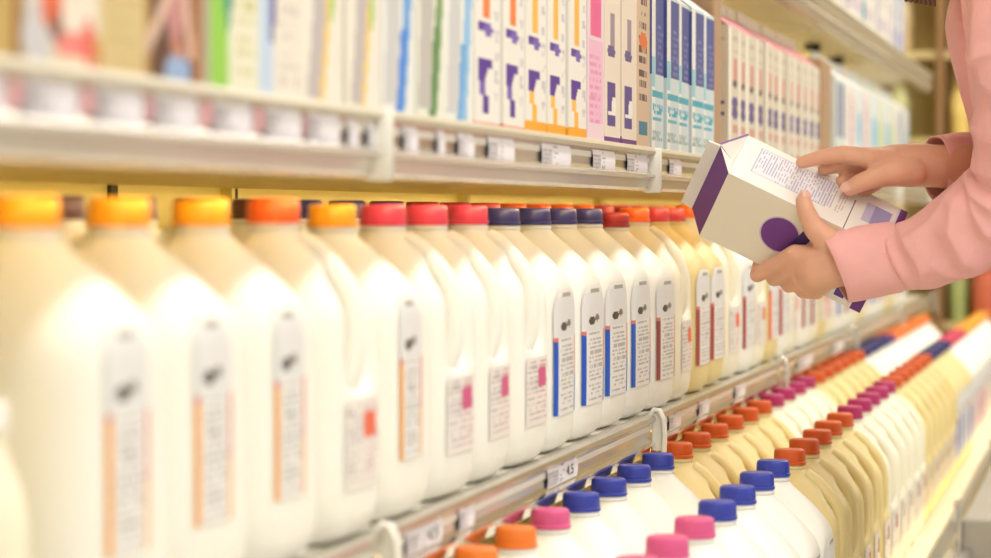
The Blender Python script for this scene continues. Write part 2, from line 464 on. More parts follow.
# middle shelf, front row
mid = [('amber','white_jug','A')]*3 + [('red_orange','white_jug','B')] + [('amber','white_jug','A')] + [('pink','white_jug','B')]*3 + [('navy','white_jug','A')]*4 + \
      [('dark_red','white_jug','A'), ('red_orange','pale_jug','B'), ('crimson','cream_jug','A'), ('crimson','cream_jug','A'), ('red_orange','pale_jug','B'),
       ('crimson','white_jug','A'), ('red_orange','pale_jug','B'), ('red_orange','cream_jug','A'), ('crimson','white_jug','A'), ('red_orange','pale_jug','B')]
far = [('crimson','white_jug','A'), ('crimson','pale_jug','A'), ('red_orange','cream_jug','B'), ('red_orange','pale_jug','A'), ('navy','white_jug','A')]
while len(mid) < 38: mid.append(far[(len(mid) - 22) % 5])
spec = {0:'first of three amber capped white jugs at the near end of the middle shelf', 1:'second of three amber capped white jugs at the near end of the middle shelf',
        2:'third of three amber capped white jugs at the near end of the middle shelf', 3:'only red-orange capped white jug between amber caps on the middle shelf',
        4:'amber capped white jug next to three pink caps on the middle shelf', 12:'lower dark red capped white jug right after the navy caps, middle shelf',
        13:'ivory jug with red-orange cap between dark red and crimson caps, middle shelf', 14:'first of two crimson capped cream jugs on the middle shelf',
        15:'second of two crimson capped cream jugs on the middle shelf', 16:'ivory jug with red-orange cap at the held carton\'s purple edge, middle shelf'}
for i, (c, bd, k) in enumerate(mid):
    s = 1.46 + .155 * i
    if i in spec: lb = spec[i]
    elif 5 <= i <= 7: lb = '%s of three pink capped white jugs on the middle shelf' % ORD[i - 4]
    elif 8 <= i <= 11: lb = '%s of four navy capped white jugs on the middle shelf' % ORD[i - 7]
    else: lb = '%s jug on the middle shelf, %s beyond the purple edge of the held carton' % (BN[bd], ORD[i - 16])
    hh = {0:1.0, 1:1.0, 2:1.0, 3:1.005, 4:.99, 8:.985, 9:.985, 10:.985, 11:.985, 12:.965, 13:.99, 14:.99, 15:.99, 16:1.01}.get(i, .992)
    jug(c, bd, k, W(.63 + random.uniform(-.003, .003), s, ZM + .0006), lb, 'front milk jugs on the middle shelf', sc=hh)
# middle shelf, second row
def backcap(s):
    px = 1120 - F * .785 / (CT * (CT * s + .785 * ST))
    for lim, c in ((90, 'brown'), (300, 'brown'), (395, 'navy'), (455, 'dark_red'), (515, 'crimson'), (590, 'red_orange'), (660, 'crimson'), (760, 'red_orange')):
        if px < lim: return c
    return 'crimson'
s = 1.895; n = 0; prev = None
while s < 7.3:
    c = backcap(s); n += 1
    jug(c, 'white_jug' if c in ('brown', 'navy') else 'pale_jug', 'A', W(.789, s, ZM + .0006), '%s capped jug in the middle shelf back row, %s from the near end' % (CN[c], ORD[n] if n < 29 else 'one of the last'),
        'back row milk jugs on the middle shelf', sc=1.015)
    s += .155
    if n == 27: break

# bottom deck rows
def bottom_row(D, s0, pitch, runs, row, zoff=0.0):
    i = 0
    for r, (c, bd, k, cnt, far_) in enumerate(runs):
        for q in range(cnt):
            s = s0 + pitch * i; i += 1
            lb = ('%s of %s %s capped %s jugs in the bottom %s row%s' % (ORD[q + 1], NUM[cnt], CN[c], BN[bd], row, far_)) if cnt > 1 else \
                 'single %s capped %s jug in the bottom %s row%s' % (CN[c], BN[bd], row, far_)
            jug(c, bd, k, W(D + random.uniform(-.001, .001), s, ZB + .0006), lb, 'milk jugs in the bottom %s row' % row, width=.95, jit=.02)
bottom_row(.533, s_of(476, .533), .1515, [('orange','white_jug','A',2,''), ('rose','white_jug','A',1,''), ('blue','white_jug','A',4,''), ('vermilion','cream_jug','B',6,', nearer run'),
        ('magenta','pale_jug','B',4,''), ('vermilion','cream_jug','B',6,', farther run'), ('navy','white_jug','A',4,''), ('purple','white_jug','A',1,''), ('orange','white_jug','A',8,' far down')], 'inner')
bottom_row(.387, 2.155, .148, [('rose','white_jug','A',3,''), ('blue','white_jug','A',4,''), ('vermilion','cream_jug','B',5,', nearer run'),
        ('magenta','pale_jug','B',5,''), ('vermilion','cream_jug','B',6,', farther run'), ('navy','cream_jug','A',4,''), ('pink','white_jug','A',4,''), ('yellow_orange','white_jug','A',8,' far down')], 'outer')
# small bottle at the left edge
t = thing('milk_bottle', 'small white capped milk bottle in front of the first amber capped jug', 'bottle', W(.602, 1.325, ZM + .0006))
m = MB(); m.lathe([(0, .022), (.004, .027), (.012, .029), (.08, .029), (.098, .026), (.114, .019), (.124, .0165), (.132, .0165)], 32); m.build('body', M['pale_jug'], t, angle=75)
m = MB(); m.lathe([(.130, .018), (.1305, .0195), (.144, .0192), (.146, .017), (.146, .01)], 32); m.build('cap', M['cap_white'], t)

# ------------------------------------------------------------------ cartons
def painter(base, items, seed=1):
    def p(u, v):
        c = base
        for it in items:
            k = it[0]
            if k == 'r':
                _, u0, v0, u1, v1, col = it
                if u0 <= u <= u1 and v0 <= v <= v1: c = col
            elif k == 'e':
                _, cu, cv, ru, rv, col = it
                if ((u - cu) / ru) ** 2 + ((v - cv) / rv) ** 2 < 1: c = col
            elif k == 't':
                _, u0, v0, u1, v1, rows, col = it
                if u0 <= u <= u1 and v0 <= v <= v1 and textlines((u - u0) / (u1 - u0), (v - v0) / (v1 - v0), rows, seed): c = col
            elif k == 'w':                                     # curved band on the right side
                _, c0, amp, wd, v0, v1, col = it
                if v0 <= v <= v1 and abs(u - (c0 - amp * (1 - v) ** 2)) < wd: c = col
        return c
    return p
WHT = (240, 236, 226); CRM = (236, 230, 208)
PUR = (84, 44, 150); LPUR = (120, 96, 180)
def purple_design(top, bot):
    ye = bot == (250, 170, 40)
    it = [('r', .32, .52, .58, .84, top), ('e', .45, .52, .13, .03, top), ('e', .28, .46, .17, .026, PUR), ('e', .52, .448, .2, .024, LPUR), ('r', .14, .20, .66, .31, PUR), ('e', .62, .2, .2, .07, WHT),
          ('r', .2, .14, .42, .2, LPUR if not ye else (250, 190, 80)), ('r', .34, .07, .56, .15, PUR if not ye else (250, 186, 70)), ('t', .78, .1, .95, .9, 30, (206, 200, 208)), ('r', 0, 0, 1, .055 if ye else .025, bot)]
    return it
DES = dict(
    green=('white carton with lime green stripe', (236, 232, 208), [('r', 0, 0, .38, 1, (150, 208, 74)), ('e', .36, .35, .08, .16, (40, 150, 120)), ('t', .5, .06, .95, .94, 16, (206, 202, 140))]),
    bluestripe=('cream carton with light blue stripe', (238, 230, 214), [('r', 0, 0, .3, 1, (200, 216, 236)), ('r', .1, .6, .3, 1, (120, 170, 222)), ('e', .28, .32, .07, .14, (90, 90, 160)), ('t', .42, .05, .9, .95, 18, (216, 206, 196))]),
    greyyellow=('white carton with grey photo and yellow curve', (240, 234, 220), [('w', .78, .35, .09, 0, .6, (246, 206, 104)), ('e', .74, .4, .07, .09, (170, 206, 110)), ('w', .56, .3, .16, .02, .75, (196, 186, 184)), ('t', .1, .55, .6, .98, 12, (206, 196, 186)), ('r', .86, .1, .93, .6, (232, 220, 210))]),
    blueright=('white carton with blue curve', (236, 236, 230), [('w', .86, .3, .12, 0, 1, (110, 168, 226)), ('w', .8, .3, .1, 0, .35, (64, 136, 224)), ('w', .4, .15, .2, .05, .6, (206, 206, 206)), ('r', .3, .9, .95, 1, (120, 176, 230))]),
    greenright=('white carton with dark green curve', (234, 234, 220), [('w', .86, .3, .12, 0, 1, (126, 160, 104)), ('w', .8, .3, .1, 0, .4, (92, 140, 78)), ('w', .4, .15, .22, .04, .6, (194, 190, 182)), ('r', .3, .9, .95, 1, (150, 200, 170)), ('e', .45, .8, .12, .06, (226, 210, 180))]),
    skyright=('white carton with pale sky blue curve', (236, 236, 230), [('w', .86, .25, .13, 0, 1, (150, 196, 232)), ('w', .78, .3, .1, 0, .35, (110, 172, 224)), ('w', .4, .15, .2, .05, .6, (208, 208, 208)), ('r', .15, .8, .4, 1, (120, 186, 240)), ('r', .65, .8, .85, 1, (120, 186, 240))]),
    porange=('white and purple carton with orange bottle picture', WHT, purple_design((240, 130, 60), (226, 96, 70))),
    pyellow=('white and purple carton with yellow bottle picture', WHT, purple_design((246, 188, 80), (250, 170, 40))),
    pinkc=('pink and white slim carton', (238, 214, 222), [('r', .2, .58, .8, 1, (232, 104, 152)), ('r', .1, .1, .9, .56, (240, 190, 212)), ('t', .15, .1, .85, .5, 10, (232, 150, 190))]),
    pgrey=('beige and purple carton with purple foot', (234, 222, 204), [('r', .35, .54, .62, .74, (160, 142, 158)), ('e', .42, .53, .24, .035, (104, 88, 140)), ('r', .2, .1, .7, .36, (92, 70, 142)), ('e', .6, .22, .14, .06, WHT), ('r', .25, .16, .5, .19, WHT), ('r', 0, 0, 1, .045, (110, 56, 130))]),
    brownside=('beige carton with dark side lettering', (214, 190, 160), [('t', .2, .3, .8, .95, 9, (96, 70, 80)), ('e', .5, .66, .3, .05, (226, 120, 60)), ('r', .2, .08, .8, .16, (60, 130, 150))]),
    teal=('navy topped carton with teal waves', (206, 220, 222), [('r', .0, 0, .28, 1, (236, 236, 230)), ('r', .0, .40, .28, .58, (150, 206, 216)), ('r', .34, .48, 1, .97, (74, 84, 150)), ('t', .5, .5, .95, .8, 8, (120, 130, 180)), ('r', .05, .34, .95, .37, (70, 170, 190)), ('t', .1, .22, .95, .31, 5, (60, 168, 190)), ('r', .1, .18, .8, .21, (90, 176, 194)), ('t', .05, .02, .95, .16, 8, (150, 176, 170))]),
    redpurple=('white carton with red pictures and purple letters', (216, 204, 182), [('r', 0, 0, .28, 1, (240, 236, 224)), ('t', .35, .82, .95, .95, 5, (190, 180, 164)), ('r', .5, .60, .8, .77, (212, 136, 128)), ('e', .62, .58, .2, .03, (92, 68, 84)), ('e', .62, .44, .3, .045, (96, 80, 136)), ('e', .62, .36, .3, .045, (96, 80, 136)), ('r', .4, .2, .9, .28, (206, 150, 140)), ('r', .4, .08, .9, .12, (190, 110, 110)), ('r', .35, .02, .95, .07, (206, 140, 120))]),
    mixteal=('white carton with teal foot', (222, 226, 220), [('r', .35, .4, .9, .96, (110, 120, 160)), ('e', .5, .18, .45, .12, (50, 150, 170))]),
    mixwhite=('plain white carton with pale lettering', (240, 236, 226), [('t', .2, .4, .8, .9, 8, (190, 180, 190)), ('r', .2, .1, .8, .25, (210, 190, 210))]),
    mixpink=('white carton with pink stripe', (240, 230, 224), [('r', .3, .1, .55, .9, (226, 150, 176)), ('t', .6, .2, .9, .8, 8, (180, 150, 170))]),
    mixblue=('white carton with sky blue label', (230, 238, 240), [('e', .5, .55, .4, .2, (140, 196, 226)), ('t', .2, .1, .8, .3, 5, (100, 130, 180))]),
    mixgreen=('white carton with pale green label', (232, 236, 214), [('e', .5, .5, .35, .25, (190, 214, 130)), ('r', .3, .3, .7, .36, (80, 90, 140))]),
    whitepurple=('tall white carton with purple corner', (242, 238, 230), [('r', .7, .05, .95, .55, (120, 90, 170)), ('t', .1, .3, .6, .9, 8, (206, 200, 210))]),
    bluetall=('tall white carton with blue edge', (226, 232, 238), [('r', .6, 0, 1, 1, (92, 130, 206)), ('r', .3, 0, .6, .3, (60, 110, 210))]),
)
CH, CW = .196, .095
CMESH = {}
def carton_meshes(d):
    if d in CMESH: return CMESH[d]
    desc, base, items = DES[d]
    p = painter(base, items, len(CMESH) + 3)
    m = MB(); h = CW / 2
    m.grid(lambda u, v: (h, -h + CW * u, CH * v), p, 22, 48)                                  # aisle face
    m.grid(lambda u, v: (-h + CW * u, -h, CH * v), p, 16, 36)                                 # near side
    m.quad([(h, h, 0), (-h, h, 0), (-h, h, CH), (h, h, CH)], 0, base)
    m.quad([(-h, h, 0), (-h, -h, 0), (-h, -h, CH), (-h, h, CH)], 0, base)
    m.quad([(-h, -h, 0), (-h, h, 0), (h, h, 0), (h, -h, 0)], 0, base)
    body = m.mesh('body', M['print_board'], smooth=False)
    m = MB(); rz = .034
    top = p(.5, .985)
    if d == 'redpurple': top = (214, 120, 130)
    if d == 'teal': top = (236, 234, 226)
    m.quad([(h, -h, CH), (h, h, CH), (.002, h, CH + rz), (.002, -h, CH + rz)], 0, top)
    m.quad([(-h, h, CH), (-h, -h, CH), (-.002, -h, CH + rz), (-.002, h, CH + rz)], 0, base)
    for sgn in (-1, 1):                                                                       # folded-in gable ends
        e = sgn * h; i = sgn * (h - .018)
        m.quad([(h, e, CH), (.002, e, CH + rz), (.0, i, CH + .006)], 0, base); m.quad([(-h, e, CH), (-.002, e, CH + rz), (.0, i, CH + .006)], 0, base); m.quad([(h, e, CH), (-h, e, CH), (0, i, CH + .006)], 0, base)
    m.box((-.002, -h, CH + rz), (.002, h, CH + rz + .017), 0, base)
    gable = m.mesh('gable_top', M['print_board'], smooth=False)
    CMESH[d] = (body, gable); return CMESH[d]
CART = {}
def carton(d, s, z, label, group, D=.555, blackcap=False):
    if d not in CART:
        t = thing('drink_carton', label, 'carton'); b, g = carton_meshes(d)
        link_mesh('body', b, t); link_mesh('gable_top', g, t); CART[d] = t
    else:
        t = copy_tree(CART[d])
    t.location = W(D + CW / 2 + random.uniform(-.002, .002), s, z + .0006); t.rotation_euler = (0, 0, random.uniform(-.02, .02))
    t['label'] = label; t['group'] = group
    return t
GU = 'drink cartons on the upper shelf'
seq = ['green', 'bluestripe', 'greyyellow', 'greyyellow', 'blueright', 'greenright', 'skyright', 'porange', 'porange', 'pyellow', 'pyellow', 'pyellow', 'pinkc', 'pgrey', 'pgrey', 'brownside'] + ['teal'] * 5
def run_labels(seq, tail):
    out = []; i = 0
    while i < len(seq):
        j = i
        while j < len(seq) and seq[j] == seq[i]: j += 1
        n = j - i
        for q in range(n):
            ds = DES[seq[i]][0]
            out.append((ds if n == 1 else '%s of %s: %s' % (ORD[q + 1], NUM[n], ds)) + tail)
        i = j
    return out
for k, (d, lb) in enumerate(zip(seq, run_labels(seq, ' on the upper shelf'))):
    carton(d, 1.569 + .101 * (k + .5), ZU, lb, GU)
zone = ['redpurple'] * 12
for k, (d, lb) in enumerate(zip(zone, run_labels(zone, ' on upper shelf'))):
    carton(d, 3.83 + .1005 * (k + .5), ZU, lb, GU)
asst = ['mixteal', 'mixteal', 'mixwhite', 'mixpink', 'mixwhite', 'mixblue', 'mixpink', 'mixwhite', 'mixblue', 'mixblue', 'mixgreen', 'mixwhite', 'mixblue', 'mixgreen', 'mixwhite', 'mixwhite', 'mixteal', 'mixwhite', 'mixblue']
for k, d in enumerate(asst):
    carton(d, 5.29 + .101 * (k + .5), ZU, '%s, %s carton past the brown box on the upper shelf' % (DES[d][0], ORD[k + 1]), GU)
tops = ['mixwhite', 'mixwhite', 'whitepurple', 'mixwhite', 'mixwhite', 'mixwhite', 'mixteal', 'mixwhite', 'mixwhite', 'whitepurple', 'mixwhite', 'mixwhite', 'mixwhite', 'whitepurple', 'mixwhite', 'bluetall', 'mixwhite', 'bluetall']
for k, d in enumerate(tops):
    carton(d, 5.25 + .101 * (k + .5), ZT, '%s, %s from the near end of the top shelf' % (DES[d][0], ORD[k + 1]), 'drink cartons on the top shelf')
# kraft boxes
def plain_box(name, label, cat, s0, s1, h, m_or_p, depth=.2, z=ZU, D=.557):
    t = thing(name, label, cat, W(D + depth / 2, (s0 + s1) / 2, z + .004)); w = (s1 - s0) / 2; x = depth / 2
    m = MB()
    if callable(m_or_p):
        m.grid(lambda u, v: (x, -w + 2 * w * u, h * v), m_or_p, 44, 54)
        base = m_or_p(.98, .5)
        m.grid(lambda u, v: (-x + 2 * x * u, -w, h * v), lambda u, v: m_or_p(.02, v), 2, 20)
        m.quad([(x, w, 0), (-x, w, 0), (-x, w, h), (x, w, h)], 0, base); m.quad([(-x, w, 0), (-x, -w, 0), (-x, -w, h), (-x, w, h)], 0, base)
        m.quad([(-x, -w, 0), (-x, w, 0), (x, w, 0), (x, -w, 0)], 0, base)
        m.build('body', M['print_board'], t, smooth=False)
        m = MB(); m.box((-x, -w, h), (x, 0 - .001, h + .002), 0, base); m.box((-x, .001, h), (x, w, h + .002), 0, base); m.build('flap', M['print_board'], t, smooth=False)
    else:
        m.bbox((-x, -w, 0), (x, w, h), .004); m.build('body', m_or_p, t, smooth=False)
        m = MB(); m.box((-x + .006, -w + .006, h), (-.001, w - .006, h + .003)); m.box((.001, -w + .006, h), (x - .006, w - .006, h + .003)); m.build('flap', m_or_p, t, smooth=False)
    return t
plain_box('cardboard_box', 'brown cardboard box between the teal cartons and red pictured cartons', 'box', 3.705, 3.775, .235, M['kraft'])
plain_box('cardboard_box', 'brown cardboard box at the far end of the red pictured cartons', 'box', 5.10, 5.25, .215, M['kraft'])
BEI = (218, 194, 140)
p1 = painter(BEI, [('r', 0, 0, .04, 1, (176, 140, 90)), ('r', .05, 0, .62, 1, (226, 214, 188)), ('e', .13, .05, .10, .09, (206, 204, 206)), ('e', .22, .13, .06, .06, (226, 110, 70)), ('e', .30, .16, .08, .07, (224, 100, 66)), ('e', .27, .075, .04, .035, (120, 84, 70)),
                   ('e', .46, .13, .14, .08, (236, 226, 208)), ('e', .41, .038, .15, .034, (238, 136, 128)), ('e', .52, .055, .055, .05, (232, 108, 92)), ('e', .60, .03, .03, .05, (206, 150, 80)), ('e', .42, .006, .08, .012, (240, 220, 190)), ('t', .66, .02, .97, .95, 30, (206, 182, 124))])
plain_box('food_box', 'beige food box with red and cream picture on the upper shelf', 'box', 1.285, 1.468, .24, p1)
p2 = painter((96, 60, 34), [('r', .86, 0, 1, 1, (180, 116, 62)), ('r', 0, 0, .05, 1, (206, 160, 90)), ('e', .50, .2, .18, .11, (196, 136, 132)), ('w', 1.30, 1.5, .085, .05, .3, (226, 190, 168)), ('w', .44, -.42, .075, .05, .3, (222, 180, 160)), ('e', .56, .075, .13, .03, (196, 128, 100)), ('e', .55, .02, .24, .045, (152, 178, 216))])
plain_box('food_box', 'dark brown food box with folded hands picture on the upper shelf', 'box', 1.472, 1.566, .24, p2)
p0 = painter((196, 170, 96), [('r', .92, 0, 1, 1, (206, 160, 90)), ('t', .1, .1, .9, .9, 10, (176, 150, 84))])
plain_box('food_box', 'olive food box cut by the left picture edge on the upper shelf', 'box', 1.18, 1.278, .24, p0)
# black-capped bottles behind the cartons
for k, s in enumerate((s_of(812, .693), s_of(836, .693))):
    t = thing('drink_bottle', ['black capped bottle rising above the far end of the red pictured cartons', 'black capped bottle rising above the cartons just past the brown box'][k], 'bottle', W(.693, s, ZU + .0006))
    m = MB(); m.lathe([(0, .03), (.005, .036), (.21, .036), (.255, .026), (.28, .018), (.298, .018)], 24); m.build('body', M['white_jug'], t)
    m = MB(); m.lathe([(.296, .0175), (.2965, .0195), (.315, .019), (.316, .015)], 24); m.build('cap', M['black'], t)

# ------------------------------------------------------------------ price tags
def tagmesh(w, h, seed, pink=False):
    rn = random.Random(seed); m = MB()
    base = (242, 186, 192) if pink else (246, 242, 248)
    def p(u, v):
        if pink: return base
        if u < .34 and .2 < v < .75: return (176, 172, 178) if textlines(u / .34, v, 6, seed, .8) else (206, 202, 206)
        if .4 < u < .55 and textlines((u - .4) * 6, v, 7, seed + 1, .5): return (180, 176, 182)
        return base
    m.grid(lambda u, v: (.0012 - .0018 * (2 * v - 1) ** 2, w * (u - .5), h * (v - .5)), p, 20, 12)
    return m
def price(o, w, h, txt):
    cu = bpy.data.curves.new('price', 'FONT'); cu.body = txt; cu.size = h * .62; cu.align_x = 'CENTER'; cu.align_y = 'CENTER'; cu.extrude = .0001
    to = bpy.data.objects.new('price', cu); COL.objects.link(to)
    dg = bpy.context.evaluated_depsgraph_get()
    me = bpy.data.meshes.new_from_object(to.evaluated_get(dg)); me.materials.clear(); me.materials.append(M['black'])
    bpy.data.objects.remove(to)
    me.transform(Matrix(((0, 0, 1, .0016), (2.0, 0, 0, w * .22), (0, 1, 0, 0), (0, 0, 0, 1))))
    c = link_mesh('price_print', me, o); return c
def ptag(D, s, z, w, h, label, group, txt=None, pink=False, seed=1, tilt=0.0):
    o = tagmesh(w, h, seed, pink).build('price_tag', M['print'], angle=60, loc=W(D, s, z))
    o.rotation_euler = (0, tilt, 0)
    tag(o, label, 'price tag', group)
    if txt: price(o, w, h, txt)
    return o
ZC = ZU - .0175 + .002
# upper shelf, near section: pairs of white tag and pink strip (columns read off the photograph)
for k, (x0, x1) in enumerate(((-22, 10), (32, 84), (103, 149), (161, 203), (220, 257), (271, 306), (313, 344))):
    a, b_ = s_of(x0, .549), s_of(x1, .549)
    ptag(.5530, (a + b_) / 2, ZC - .001, b_ - a, .027, 'white price tag in the upper shelf rail, %s from the left picture edge' % ORD[k + 1], 'price tags on the upper shelf', seed=k + 3)
for k, (x0, x1) in enumerate(((10, 32), (84, 103), (149, 161), (203, 220), (257, 271), (306, 313))):
    a, b_ = s_of(x0, .5512), s_of(x1, .5512)
    ptag(.5540, (a + b_) / 2, ZC + .002, b_ - a - .001, .020, 'pink tag strip in the upper shelf rail, %s from the left picture edge' % ORD[k + 1], 'pink tag strips on the upper shelf', pink=True, seed=k + 30)
for k, (x0, x1) in enumerate(((352, 362), (372, 386), (408, 422), (441, 449), (462, 478), (492, 518), (545, 574), (596, 618), (630, 650), (672, 684))):
    a, b_ = s_of(x0, .549), s_of(x1, .549)
    ptag(.5530, (a + b_) / 2, ZC - .004, b_ - a, .025, 'small white price tag in the upper shelf rail, %s past the last pink strip' % ORD[k + 1], 'price tags further along the upper shelf', seed=k + 13)
ZMC = ZM - .0175
for k, (x0, x1, tx) in enumerate(((268, 300, None), (410, 446, '4.5'), (463, 478, None), (551, 581, '4.5'), (672, 684, None), (702, 712, None), (738, 748, None), (800, 815, None), (834, 846, None))):
    a, b_ = s_of(x0, .549), s_of(x1, .549)
    w = b_ - a
    nm = ['first', 'second', 'third', 'fourth', 'fifth', 'sixth', 'seventh', 'eighth', 'ninth'][k]
    ptag(.5530, (a + b_) / 2, ZMC, w, .024, 'white price tag in the middle shelf rail, %s from the near end' % nm, 'price tags on the middle shelf', tx, seed=k + 50)
for k, (x0, x1) in enumerate(((300, 330), (215, 262))):
    a, b_ = s_of(x0, .5505), s_of(x1, .5505)
    ptag(.5540, (a + b_) / 2, ZMC, b_ - a, .02, ['pink tag strip in the middle shelf rail just before the white bracket', 'pink tag strip in the middle shelf rail under the second amber jug'][k], 'pink tag strips on the middle shelf', pink=True, seed=k + 70)

# ------------------------------------------------------------------ carton in the hands
D0 = 3.08
KX = F / D0
def cvec(x, y, z): return RM @ Vector((x, -y, -z))            # camera right/down/away -> shop
zl, za, zb = -.09, .805, .583
Lu = cvec(.894, .4386, zl).normalized(); Au = cvec(.328, -.495, za); Au = (Au - Lu * Au.dot(Lu)).normalized()
Bu = cvec(-.303, .754, zb); Bu = (Bu - Lu * Bu.dot(Lu) - Au * Bu.dot(Au)).normalized()
CL, CA = .209, .0955
C0 = at(728.5, 173, D0)
def Q(l, a, b): return C0 + Lu * l + Au * a + Bu * b
held = thing('milk_carton', 'white gable-top milk carton with purple roof held tilted in both hands', 'carton', Q(CL, CA / 2, CA / 2))
def hq(l, a, b): return Q(l, a, b) - Vector(held.location)
PU = (112, 54, 134); PU2 = (104, 22, 116); CR = (236, 226, 204); HW = (244, 240, 232)
def text_face(u, v):   # u along length from the roof, v across from the shared edge
    c = HW
    if .10 < u < .56 and .26 < v < .88:
        c = (236, 234, 236)
        if .24 < u < .54 and textlines(v, u, 60, 5, .7): c = (186, 180, 212)
        if .115 < u < .24 and .36 < v < .84 and textlines(v, u, 60, 8, .85): c = (176, 172, 210)
        if u < .109 or u > .551 or v < .275 or v > .865: c = (196, 190, 216)
    if .52 < u < .60 and .3 < v < .86 and textlines(v, u, 60, 11, .75): c = (190, 182, 206)
    if .615 < u < .66 and .28 < v < .8 and textlines(v, u, 60, 12, .8): c = (216, 196, 190)
    if .700 < u < .708 and v < .72: c = (120, 112, 124)
    if .77 < u < .925 and .36 < v < .80: c = (206, 200, 224) if u < .82 else (166, 160, 206)
    if u > .945: c = (230, 222, 232) if u < .956 else PU2
    return c
def cream_face(u, v):
    c = CR
    du, dv = (u - .405) * CL, (v - .48) * CA
    r = math.hypot(du, dv)
    if r < .0245: c = (214, 190, 206)
    if r < .0227: c = PU
    e = abs((du - .021) * .80 - (dv + .004) * .55) ; 
    if abs(du - .024 + dv * .35) < .0075 and -.03 < dv < .035: c = (70, 46, 110)
    if .80 < u < .905 and v > .5: c = (240, 236, 230)
    if .82 < u < .88 and .7 < v < .92: c = (86, 60, 140)
    if u > .925: c = (240, 234, 232) if u < .935 else PU
    return c
m = MB()
m.grid(lambda u, v: hq(CL * u, CA * v, 0), text_face, 300, 130)
m.grid(lambda u, v: hq(CL * u, 0, CA * v), cream_face, 340, 160)
m.quad([hq(0, CA, 0), hq(CL, CA, 0), hq(CL, CA, CA), hq(0, CA, CA)], 0, CR)
m.quad([hq(0, 0, CA), hq(0, CA, CA), hq(CL, CA, CA), hq(CL, 0, CA)], 0, HW)
m.quad([hq(CL, 0, 0), hq(CL, CA, 0), hq(CL, CA, CA), hq(CL, 0, CA)], 0, (232, 226, 216))
m.build('body', M['print_board'], held, smooth=False)
RH = .0235; hA = CA / 2; m = MB()
m.quad([hq(0, 0, 0), hq(0, 0, CA), hq(-RH, hA - .001, CA), hq(-RH, hA - .001, 0)], 0, PU)
m.quad([hq(0, CA, 0), hq(0, CA, CA), hq(-RH, hA + .001, CA), hq(-RH, hA + .001, 0)], 0, PU)
for b0, bi in ((0, .012), (CA, CA - .012)):
    m.quad([hq(0, 0, b0), hq(-RH, hA - .001, b0), hq(-.004, hA, bi)], 0, HW); m.quad([hq(0, CA, b0), hq(-RH, hA + .001, b0), hq(-.004, hA, bi)], 0, HW); m.quad([hq(0, 0, b0), hq(0, CA, b0), hq(-.004, hA, bi)], 0, HW)
    # purple edge strip of the far roof panel
m.quad([hq(0, CA, -.0005), hq(-RH, hA + .002, -.0005), hq(-RH - .003, hA + .002, -.0005), hq(-.002, CA + .003, -.0005)], 0, PU)
m.build('gable_top', M['print_board'], held, smooth=False)
m = MB(); p = [hq(-RH, hA - .0016, 0), hq(-RH - .0150, hA - .0016, .001), hq(-RH - .0150, hA - .0016, CA - .001), hq(-RH, hA - .0016, CA)]
q = [x + Au * .0032 for x in p]
m.quad(p, 0, (240, 234, 222)); m.quad(q, 0, (240, 234, 222))
for i in range(4): m.quad([p[i], p[(i+1) % 4], q[(i+1) % 4], q[i]], 0, (240, 234, 222))
m.build('top_seam', M['print_board'], held, smooth=False)

# ------------------------------------------------------------------ person
def U(al, t, off): return Q(al * CL, t, CA + off)               # point under the carton's lower face
hipc = at(1105, 330, 3.16)
person = thing('person', 'person in a pink long-sleeved shirt reading a held milk carton', 'person', (hipc.x, hipc.y, 0))
PO = Vector(person.location)
def chain(m, pts, seg=16):
    for (p, r), (q, s) in zip(pts[:-1], pts[1:]): m.capsule(p - PO, r, q - PO, s, seg)
def A(px, py, dd): return at(px, py, D0 + dd)
neckb = at(1012, -78, 3.13); headc = at(962, -150, 3.10)
Xf = Vector((-1, 0, 0)); Yf = Vector((0, 1, 0)); Zf = Vector((0, 0, 1))
nsh = at(1012, -48, 2.94); fsh = at(1022, -48, 3.33)
nel = at(1035, 185, 3.02); fel = at(1112, 172, 3.30)
b = MB()
# head, neck
b.ellipsoid(headc - PO, .088, .074, .104, Matrix.Rotation(-.45, 3, 'Y'))
fdir = Vector((-.86, 0, -.5)).normalized(); udir = Vector((-.5, 0, .86))
b.ellipsoid(headc - PO + fdir * .045 - udir * .055, .048, .05, .055, Matrix.Rotation(-.45, 3, 'Y'))
b.capsule(headc - PO + fdir * .088 - udir * .002, .008, headc - PO + fdir * .104 - udir * .03, .013, 12)     # nose
b.capsule(headc - PO + fdir * .086 - udir * .058 + Yf * -.016, .008, headc - PO + fdir * .086 - udir * .058 + Yf * .016, .008, 10)  # lips
for sy in (-1, 1): b.ellipsoid(headc - PO + Yf * .076 * sy - udir * .01 - fdir * .008, .016, .008, .028)
b.capsule(neckb - PO, .056, headc - PO - udir * .06 - fdir * .02, .050)
# torso, arms, legs
waist = at(1085, 220, 3.15)
for sy, sh in ((-1, nsh), (1, fsh)):
    b.capsule(neckb - PO - Zf * .02, .05, sh - PO, .044)
    b.capsule((waist + Yf * .055 * sy) - PO, .085, (at(1045, 40, 3.15) + Yf * .06 * sy) - PO, .085)
    b.capsule((hipc + Yf * .075 * sy) - PO, .10, (waist + Yf * .05 * sy) - PO, .085)
    hip = hipc + Yf * .085 * sy
    knee = Vector((hip.x - .02, hip.y + .01 * sy, .50)); ank = Vector((hip.x + .03, hip.y + .01 * sy, .09))
    chain(b, [(hip, .085), (knee, .052), (ank, .036)]); b.capsule(ank - PO - Zf * .04, .036, ank - PO + Xf * .15 - Zf * .058, .028)
